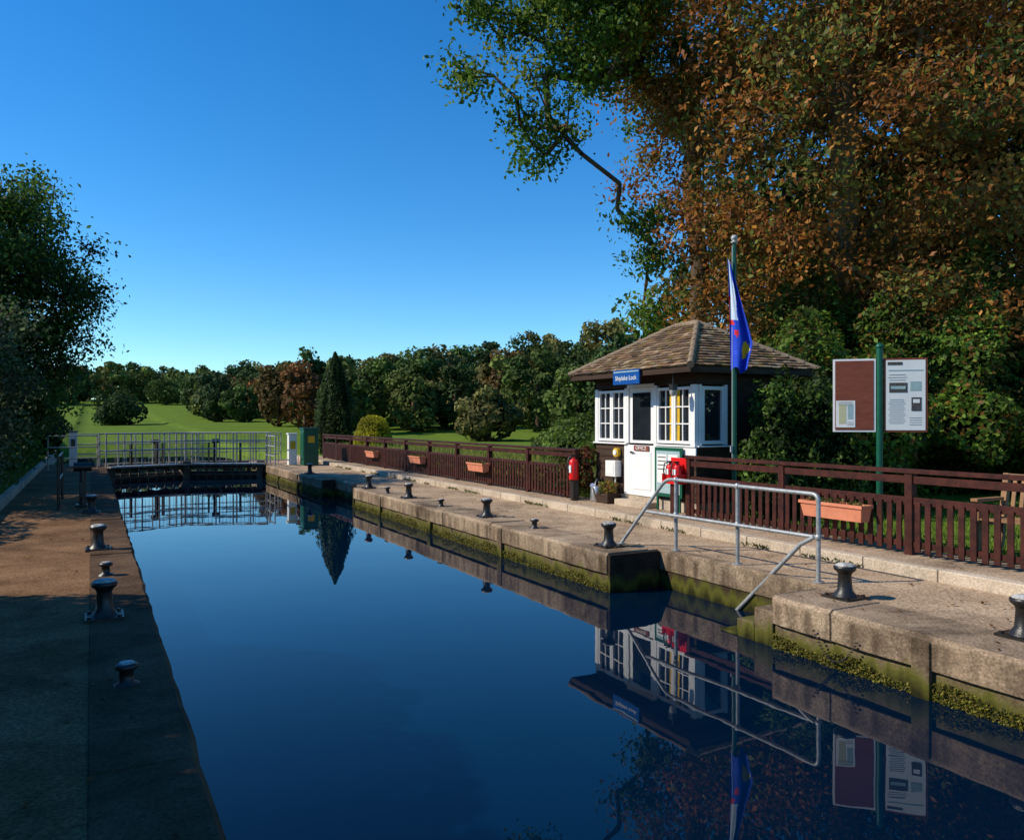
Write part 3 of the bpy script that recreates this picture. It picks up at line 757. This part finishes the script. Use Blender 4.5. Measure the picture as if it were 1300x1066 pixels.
# ------------------------------------------------------------------ lock gates
lg=empty('lock_gates')
GY=31.2; apex=(3.15,32.3)
def leaf(p,q,name):
    p=Vector((*p,0));q=Vector((*q,0)); u=(q-p).normalized(); Lg=(q-p).length; n_=Vector((-u.y,u.x,0))
    if n_.y>0: n_=-n_
    R=Matrix((u,n_,Vector((0,0,1)))).transposed()
    if R.determinant()<0: R=Matrix((u,-n_,Vector((0,0,1)))).transposed()
    mb=MB()
    def ob(s,d,z,ls,ds,hs,k): mb.obox(p+u*s+n_*d+Vector((0,0,z)),(ls,ds,hs),R,k)
    ob(Lg/2,0,-1.3,Lg,.12,2.1,'gatedark')
    for i in range(9): ob(Lg*(i+.5)/9,.085,-.9,.06,.05,1.5,'gatewood')
    ob(Lg/2,.12,-.05,Lg,.2,.14,'gatewood'); ob(Lg/2,.12,-.36,Lg,.1,.09,'gatewood')
    ob(.1,.1,-1.,.24,.3,2.3,'gatewood'); ob(Lg-.1,.1,-1.,.24,.3,2.3,'gatewood')
    ob(Lg/2,.4,.05,Lg+.2,.5,.05,'galv')
    for i in range(5): ob(Lg*(i+.5)/5,.35,-.08,.05,.5,.18,'gatewood')
    for d in(.62,.1):
        for zz in(1.22,.92,.62): mb.cyl(p+u*-.3+n_*d+Vector((0,0,zz)),p+u*(Lg-.03)+n_*d+Vector((0,0,zz)),.020,'rail',n=8)
        for i in range(6):
            s=-.25+(Lg+.2)*i/5; mb.cyl(p+u*s+n_*d+Vector((0,0,.08)),p+u*s+n_*d+Vector((0,0,1.22)),.024,'rail',n=8)
    for i in range(22):
        s=.05+(Lg-.15)*i/21; mb.cyl(p+u*s+n_*.62+Vector((0,0,.12)),p+u*s+n_*.62+Vector((0,0,1.22)),.007,'rail',n=5)
    ob(Lg*.62,.02,.5,.1,.14,.85,'black'); ob(Lg*.70,.02,.45,.05,.1,.8,'black'); ob(Lg*.62,-.1,.9,.22,.2,.16,'black')
    ob(Lg*.3,.0,.45,.07,.1,.75,'black')
    mb.build(name,lg)
leaf((.45,GY),apex,'left_leaf'); leaf((5.85,GY),apex,'right_leaf')
def railing(name,pts,h=1.05,z=0,step=1.1):
    mb=MB()
    for a,b_ in zip(pts[:-1],pts[1:]):
        a=Vector((*a,z));b_=Vector((*b_,z)); d=b_-a; n=max(1,round(d.length/step))
        for i in range(n+1): q=a+d*i/n; mb.cyl(q,q+Vector((0,0,h)),.024,'rail',n=8)
        for zz in(h,h*.66,h*.33): mb.cyl(a+Vector((0,0,zz)),b_+Vector((0,0,zz)),.02,'rail',n=8)
    return mb.build(name)
railing('steel_railing',[(-.6,34.6),(.2,34.6),(6.2,34.8),(7.2,34.6)],1.15)
railing('steel_railing',[(5.95,29.6),(5.95,31.3),(6.6,32.2)],1.1)
railing('steel_railing',[(-1.3,31.0),(.2,31.2)],1.15)
mb=MB(); mb.box(-.8,7.4,34.3,34.9,-.1,-.0,'gatewood'); mb.box(-.8,7.4,34.25,34.3,-.3,0,'gatewood')
for x in(1.2,3.1,5.0): mb.box(x-.12,x+.12,34.4,34.8,-2.4,-.1,'gatewood')
mb.build('footbridge')
mb=MB(); mb.box(7.0,7.55,29.6,30.2,.0,1.35,'green'); mb.box(6.97,7.58,29.57,30.23,1.351,1.41,'green'); mb.box(6.985,6.999,29.68,30.12,.3,1.25,'green'); mb.box(7.15,7.4,29.585,29.599,.85,1.1,'yellow'); mb.build('control_kiosk',bevel=.015)
mb=MB(); mb.box(6.6,6.9,30.3,30.6,.0,1.15,'white'); mb.box(6.57,6.93,30.27,30.63,1.151,1.2,'white'); mb.box(6.65,6.85,30.285,30.299,.6,.9,'yellow'); mb.build('control_cabinet',bevel=.01)
mb=MB(); mb.box(-.72,-.46,33.2,33.46,.0,1.25,'white'); mb.box(-.75,-.43,33.17,33.49,1.251,1.3,'black'); mb.box(-.66,-.52,33.185,33.199,.7,1.0,'ink'); mb.build('control_cabinet',bevel=.01)
mb=MB(); x,y=-.15,17.6
mb.box(x-.12,x+.12,y-.12,y+.12,0,.05,'black'); mb.cyl((x,y,.05),(x,y,.85),.07,'black',r1=.05); mb.cyl((x-.16,y,.78),(x+.16,y,.78),.09,'black',n=16)
mb.box(x-.05,x+.05,y-.2,y+.2,.2,.5,'black'); mb.cyl((x+.18,y,.78),(x+.18,y-.22,.92),.015,'black')
mb.build('sluice_winding_gear',bevel=.006)
mb=MB()
for q in((-.55,17.2),(-.55,19.4)): mb.cyl((*q,0),(*q,1.02),.028,'black')
mb.cyl((-.55,17.2,1.0),(-.55,19.4,1.0),.025,'black'); mb.cyl((-.55,17.2,.55),(-.55,19.4,.55),.022,'black'); mb.build('black_handrail')

# ------------------------------------------------------------------ trees
brown=[(.33,.125,.03),(.23,.085,.024),(.42,.20,.04),(.17,.065,.02),(.28,.17,.035),(.13,.15,.03),(.28,.10,.028),(.16,.17,.035),(.38,.15,.03)]
greenA=[(.06,.12,.014),(.09,.165,.02),(.14,.21,.025),(.04,.08,.012),(.17,.21,.03)]
darkg=[(.03,.055,.012),(.045,.08,.015),(.065,.1,.02),(.022,.04,.01)]
tree('horse_chestnut_tree',(18.5,15.0,0),[
 (17.2,14.6,8.7,5.5,5.5,4.7),(16.3,15.1,13.5,5.8,5.8,4),(14.0,15.1,5.2,1.9,1.9,1.9),(23.6,12.3,9,5.5,5.5,6),(20.0,12.4,4.8,4.6,4.2,2.4),(24,10,14,5,5,4)],
 800,190,.145,brown,.42,15,sig=.44,bark='barkg',minr=.018,inner=.5)
d0=lambda lat,z,rx,rz:(9.42+.882*lat,17.64-.471*lat,z,rx,rx,rz)
tree('ash_tree',(18.6,20.8,0),[d0(1.0,11.9,2.0,1.4),d0(.9,9.8,1.2,1.3),d0(-.8,10.5,.95,.6),d0(.6,8.2,.6,.9),d0(2.2,11.8,1.8,1.8),d0(2.2,15,3,2.5),d0(-.2,12.3,1.2,.8),(15.0,18,13,2.6,2.6,3),d0(3.2,6.2,.7,1.4),(13.2,16.5,5.4,.8,.8,1.4)],
 270,150,.145,greenA,.3,12,sig=.30,droop=.25,lean=(-1.5,-1))
tree('sycamore_tree',(26.5,21,0),[(26.5,20,7,5.5,5.5,6),(22.5,22,6,4.5,4.5,5),(26,20,13,6,6,5)],220,110,.38,darkg+[(.2,.09,.02)],.4,12,sig=.8)
tree('sycamore_tree',(32,15,0),[(32,15,7,5.5,5.5,6.5),(31,9,7,5,5,6),(31,14,14,6,6,5)],220,110,.38,darkg+[(.2,.09,.02)],.4,12,sig=.8)
shrub('garden_hedge',[(13.0,11.6,1.6,1.5,1.6,1.7),(15,12.5,1.8,1.8,1.6,2.0),(17,11,1.9,2,1.8,2.1),(19,9.6,1.9,2,1.8,2.0),(20.5,7.8,1.9,2,2,2.0),(22,5.6,1.9,2,2,2),(12.2,9.6,1.1,1.1,1.0,1.35),(16,14,2.3,2,2,2.6),(19.5,12,2.3,2.3,2,2.8),(23,8.5,2.4,2.2,2.2,2.8)],620,.125,[(.09,.16,.02),(.14,.24,.028),(.2,.3,.04),(.045,.085,.012),(.07,.13,.018),(.24,.12,.03)],lump=.45)
shrub('evergreen_shrub',[(10.05,9.45,.95,.6,.5,1.2),(10.9,9.3,1.1,.8,.65,1.3),(9.75,9.2,.5,.5,.45,.55)],900,.085,[(.04,.08,.014),(.07,.13,.02),(.11,.19,.028),(.02,.04,.008)],lump=.4)
tree('lime_tree',(-4.6,26,0),[(-4.0,26,5.6,4.3,3.6,3.3),(-1.4,26.6,5.0,1.9,1.8,1.6),(-1.8,26.6,3.3,1.6,1.8,1.5),(-2.8,26.6,2.4,2.1,2.2,1.9),(-6,28,5.8,3,3,3),(-2.7,26,7.5,2.1,1.8,1.5)],460,250,.125,[(.035,.075,.012),(.06,.115,.018),(.022,.045,.01),(.10,.17,.025)],.28,6.5,sig=.36,inner=.3)
tree('willow_tree',(-3.6,19,0),[(-3.3,19,3.2,2.2,2.2,2.2),(-2.9,19.4,1.6,1.5,2,1.4)],150,200,.10,[(.085,.11,.05),(.06,.085,.035),(.11,.135,.065)],.2,3.8,sig=.28,droop=.5)
shrub('riverside_shrub',[(-3.2,23,1.0,1.3,2.2,1.5),(-3.4,30,1.1,1.5,3,1.7),(-3,35,1.1,1.3,3,1.6),(-2.6,42,1.2,1.5,3,1.7),(-4,15,.9,1.3,2.5,1.3)],330,.13,darkg)
shrub('unseen_shadow_hedge',[(-4.6,y,2.3,1.3,1.3,2.7) for y in (-2,-.5,1,2.5,4,5.5,7,8.3,9.3)],300,.12,greenA,lump=.10)  # out-of-frame hedge, added to throw shadow over the near left quay
def cone(name,c,r,h,n,pal,ls):
    e=empty(name); t=rng.random(n)**.75; a=rng.random(n)*2*math.pi
    prof=np.where(t<.12,.8+t*1.6,np.cos((t-.12)/.88*math.pi/2)**.85)
    rr=r*prof*(1+.10*np.sin(a*5+t*9)+.08*np.sin(a*11)+.06*np.sin(t*30+a*3))*(1-.15*rng.random(n))
    P=np.stack([c[0]+rr*np.cos(a),c[1]+rr*np.sin(a),c[2]+t*h],-1); Nn=np.stack([np.cos(a),np.sin(a),np.full(n,.25)],-1)
    leaf_object('foliage',P,ls*(.6+.8*rng.random(n)),palette_colors(n,pal),Nn=Nn,spread=.7,parent=e,aspect=.4)
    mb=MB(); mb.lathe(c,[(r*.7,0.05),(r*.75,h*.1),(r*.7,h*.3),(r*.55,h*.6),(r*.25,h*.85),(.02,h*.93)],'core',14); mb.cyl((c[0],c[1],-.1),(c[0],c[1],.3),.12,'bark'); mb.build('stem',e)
cone('yew_tree',(9.9,35.8,.1),1.0,4.7,9000,[(.02,.042,.010),(.035,.065,.014),(.05,.09,.018)],.13)
shrub('golden_conifer_bush',[(10.45,32,.9,.78,.78,1.0)],900,.08,[(.5,.46,.02),(.58,.52,.03),(.36,.35,.02)],lump=.08)
shrub('laurel_bush',[(11.2,17.2,.7,.9,1.3,.8),(12.6,19.2,.8,1.4,1.5,.95),(10.2,14.9,.6,.5,.9,.65)],420,.12,[(.08,.14,.02),(.13,.2,.03),(.05,.09,.014)])

def blades(name,x0,x1,y0,y1,n,h,pal,w=.05):
    P=np.stack([x0+(x1-x0)*rng.random(n),y0+(y1-y0)*rng.random(n),np.zeros(n)],-1)
    hh=h*(.5+.8*rng.random(n)); P[:,2]=.09+hh*.45
    ax=unit(np.stack([rng.normal(size=n)*.28,rng.normal(size=n)*.28,np.ones(n)],-1))
    leaf_object(name,P,hh,palette_colors(n,pal),Nn=None,axis=ax,aspect=w)
blades('lawn_grass',9.0,15,0,10.2,26000,.08,[(.14,.21,.025),(.2,.27,.035),(.09,.15,.02)],.12)
blades('reed_bed',9.05,12.5,13.6,34,22000,.6,[(.16,.22,.03),(.26,.29,.05),(.1,.15,.03),(.3,.26,.08)],.06)
blades('verge_grass',-3.2,-1.68,7,44,14000,.12,[(.08,.13,.02),(.12,.17,.03)],.12)

# ------------------------------------------------------------------ woodland on the hillside
PW=[];NW=[];CW=[];SW=[]; tmb=MB()
pals=[np.array(c)*1.35 for c in ((.05,.08,.016),(.065,.095,.02),(.032,.058,.014),(.085,.105,.022),(.045,.068,.018),(.12,.11,.032),(.035,.06,.02))]
aut=[np.array((.19,.085,.028)),np.array((.16,.10,.03)),np.array((.22,.12,.035))]
def far_tree(x,y,H,W,c,ls=.5,dens=1.0):
    z0=float(gz(x,y)); nb=random.randint(13,19); asp=random.uniform(.8,1.25)
    for _ in range(nb):
        a=random.uniform(0,6.28); q=random.random()**.45
        zz=random.uniform(.2,.93); env=math.sqrt(max(.05,1-((zz-.48)/.52)**2))
        br=W*random.uniform(.09,.19)
        ww=max(0,W*.5*env-br*.6)*q
        cc=np.array((x+ww*math.cos(a),y+ww*math.sin(a),z0+H*zz))
        n=int(110*dens); d=unit(rng.normal(size=(n,3)))
        PW.append(cc+d*np.array((br,br,br*.8*asp))*(.65+.55*rng.random((n,1)))); NW.append(d)
        f=random.uniform(.6,1.4); CW.append(np.clip(c*f*(1+.45*(rng.random((n,1))*2-1)),0,1)); SW.append(ls*(.5+.9*rng.random(n)))
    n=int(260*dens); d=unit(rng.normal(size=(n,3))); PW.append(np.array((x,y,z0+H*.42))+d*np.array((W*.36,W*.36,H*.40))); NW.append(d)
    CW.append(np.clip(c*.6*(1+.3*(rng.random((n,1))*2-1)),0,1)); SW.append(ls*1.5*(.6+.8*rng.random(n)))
    tmb.cyl((x,y,z0-.5),(x,y,z0+H*.6),W*.035,'bark',n=6)
def pol(az,r): return r*math.sin(rad(az)),r*math.cos(rad(az))
az=-14
while az<13:
    for r_ in(206,230,252):
        x,y=pol(az+random.uniform(-.6,.6),r_+random.uniform(-8,8)); far_tree(x,y,random.uniform(6.5,10.5),random.uniform(6.5,10.5),random.choice(pals+[aut[1]]),.75,.75)
    az+=1.5
for a_ in (6.8,8,9.2,10.6,12):
    for r_ in (125,142,168):
        x,y=pol(a_+random.uniform(-.7,.7),r_+random.uniform(-7,7)); far_tree(x,y,random.uniform(5,8),random.uniform(5,8),random.choice(pals+[aut[0]]),.5,.9)
az=13
while az<60:
    for r_ in (84,100,118,138,160):
        x,y=pol(az+random.uniform(-1,1),r_+random.uniform(-7,7))
        hm=10.2 if az<26 else 12.5
        H=random.uniform(6,8.5) if r_<90 else random.uniform(7.5,hm)
        far_tree(x,y,H,random.uniform(5.5,9),random.choice(pals+([aut[1]] if random.random()<.4 else [])),.48,1.0)
    az+=2.7
for az_,r_,H,W,c in((11.6,88,7.0,5.6,aut[1]),(13.4,80,6.8,6,aut[0]),(9.3,108,4.8,5.5,pals[0]),(7.6,112,4.2,5,pals[2]),(1.8,112,3.9,8,pals[2]),(4.4,190,6,9,pals[0]),(16,70,6.0,5,pals[1]),(18.6,76,6.8,6.5,pals[0]),(21,72,5.6,6,pals[3]),(24,74,5.8,7,pals[2]),(26.4,60,3.9,6,pals[5]),(28,80,7.6,7,aut[1]),(30.0,70,7.2,7,pals[0]),(33,62,7,6.5,pals[1]),(36,60,7.8,7,pals[2]),(40,55,9,7,pals[0])):
    x,y=pol(az_,r_); far_tree(x,y,H,W,c,.34,1.9)
wd=empty('woodland')
P=np.vstack(PW); leaf_object('foliage',P,np.concatenate(SW),np.vstack(CW),'far',Nn=np.vstack(NW),spread=.8,aspect=.8,parent=wd)
tmb.build('trunks',wd)

# ------------------------------------------------------------------ light
el=rad(38); azs=rad(-68)
sv=Vector((math.sin(azs)*math.cos(el),math.cos(azs)*math.cos(el),math.sin(el)))
ld=bpy.data.lights.new('sun','SUN'); ld.energy=5.0; ld.angle=rad(.5); ld.color=(1,.91,.76)
lo=bpy.data.objects.new('sun',ld); lo.rotation_euler=(-sv).to_track_quat('-Z','Y').to_euler(); col.objects.link(lo)
w=bpy.data.worlds.new('World'); scn.world=w; w.use_nodes=True; nt=w.node_tree
sky=nt.nodes.new('ShaderNodeTexSky'); sky.sky_type='NISHITA'; sky.sun_disc=False; sky.sun_elevation=el; sky.sun_rotation=azs%(2*math.pi)
sky.air_density=1.0; sky.dust_density=.05; sky.ozone_density=3.0; sky.altitude=600
hs=nt.nodes.new('ShaderNodeHueSaturation'); hs.inputs['Saturation'].default_value=1.35; hs.inputs['Value'].default_value=1.15
nt.links.new(sky.outputs[0],hs.inputs['Color'])
vm=nt.nodes.new('ShaderNodeVectorMath'); vm.operation='MULTIPLY'; vm.inputs[1].default_value=(.74,.97,1.05)
nt.links.new(hs.outputs[0],vm.inputs[0])
bg=nt.nodes['Background']; nt.links.new(vm.outputs[0],bg.inputs['Color']); bg.inputs['Strength'].default_value=.15

# ------------------------------------------------------------------ camera
cd=bpy.data.cameras.new('camera'); cd.sensor_width=36; cd.lens=27.7; cd.clip_end=5000; cd.clip_start=.05
cam=bpy.data.objects.new('camera',cd); cam.location=(0,0,1.7); cam.rotation_euler=(rad(90),0,rad(-28.1)); col.objects.link(cam)
scn.camera=cam
scn.view_settings.view_transform='Standard'; scn.view_settings.look='None'; scn.view_settings.exposure=0
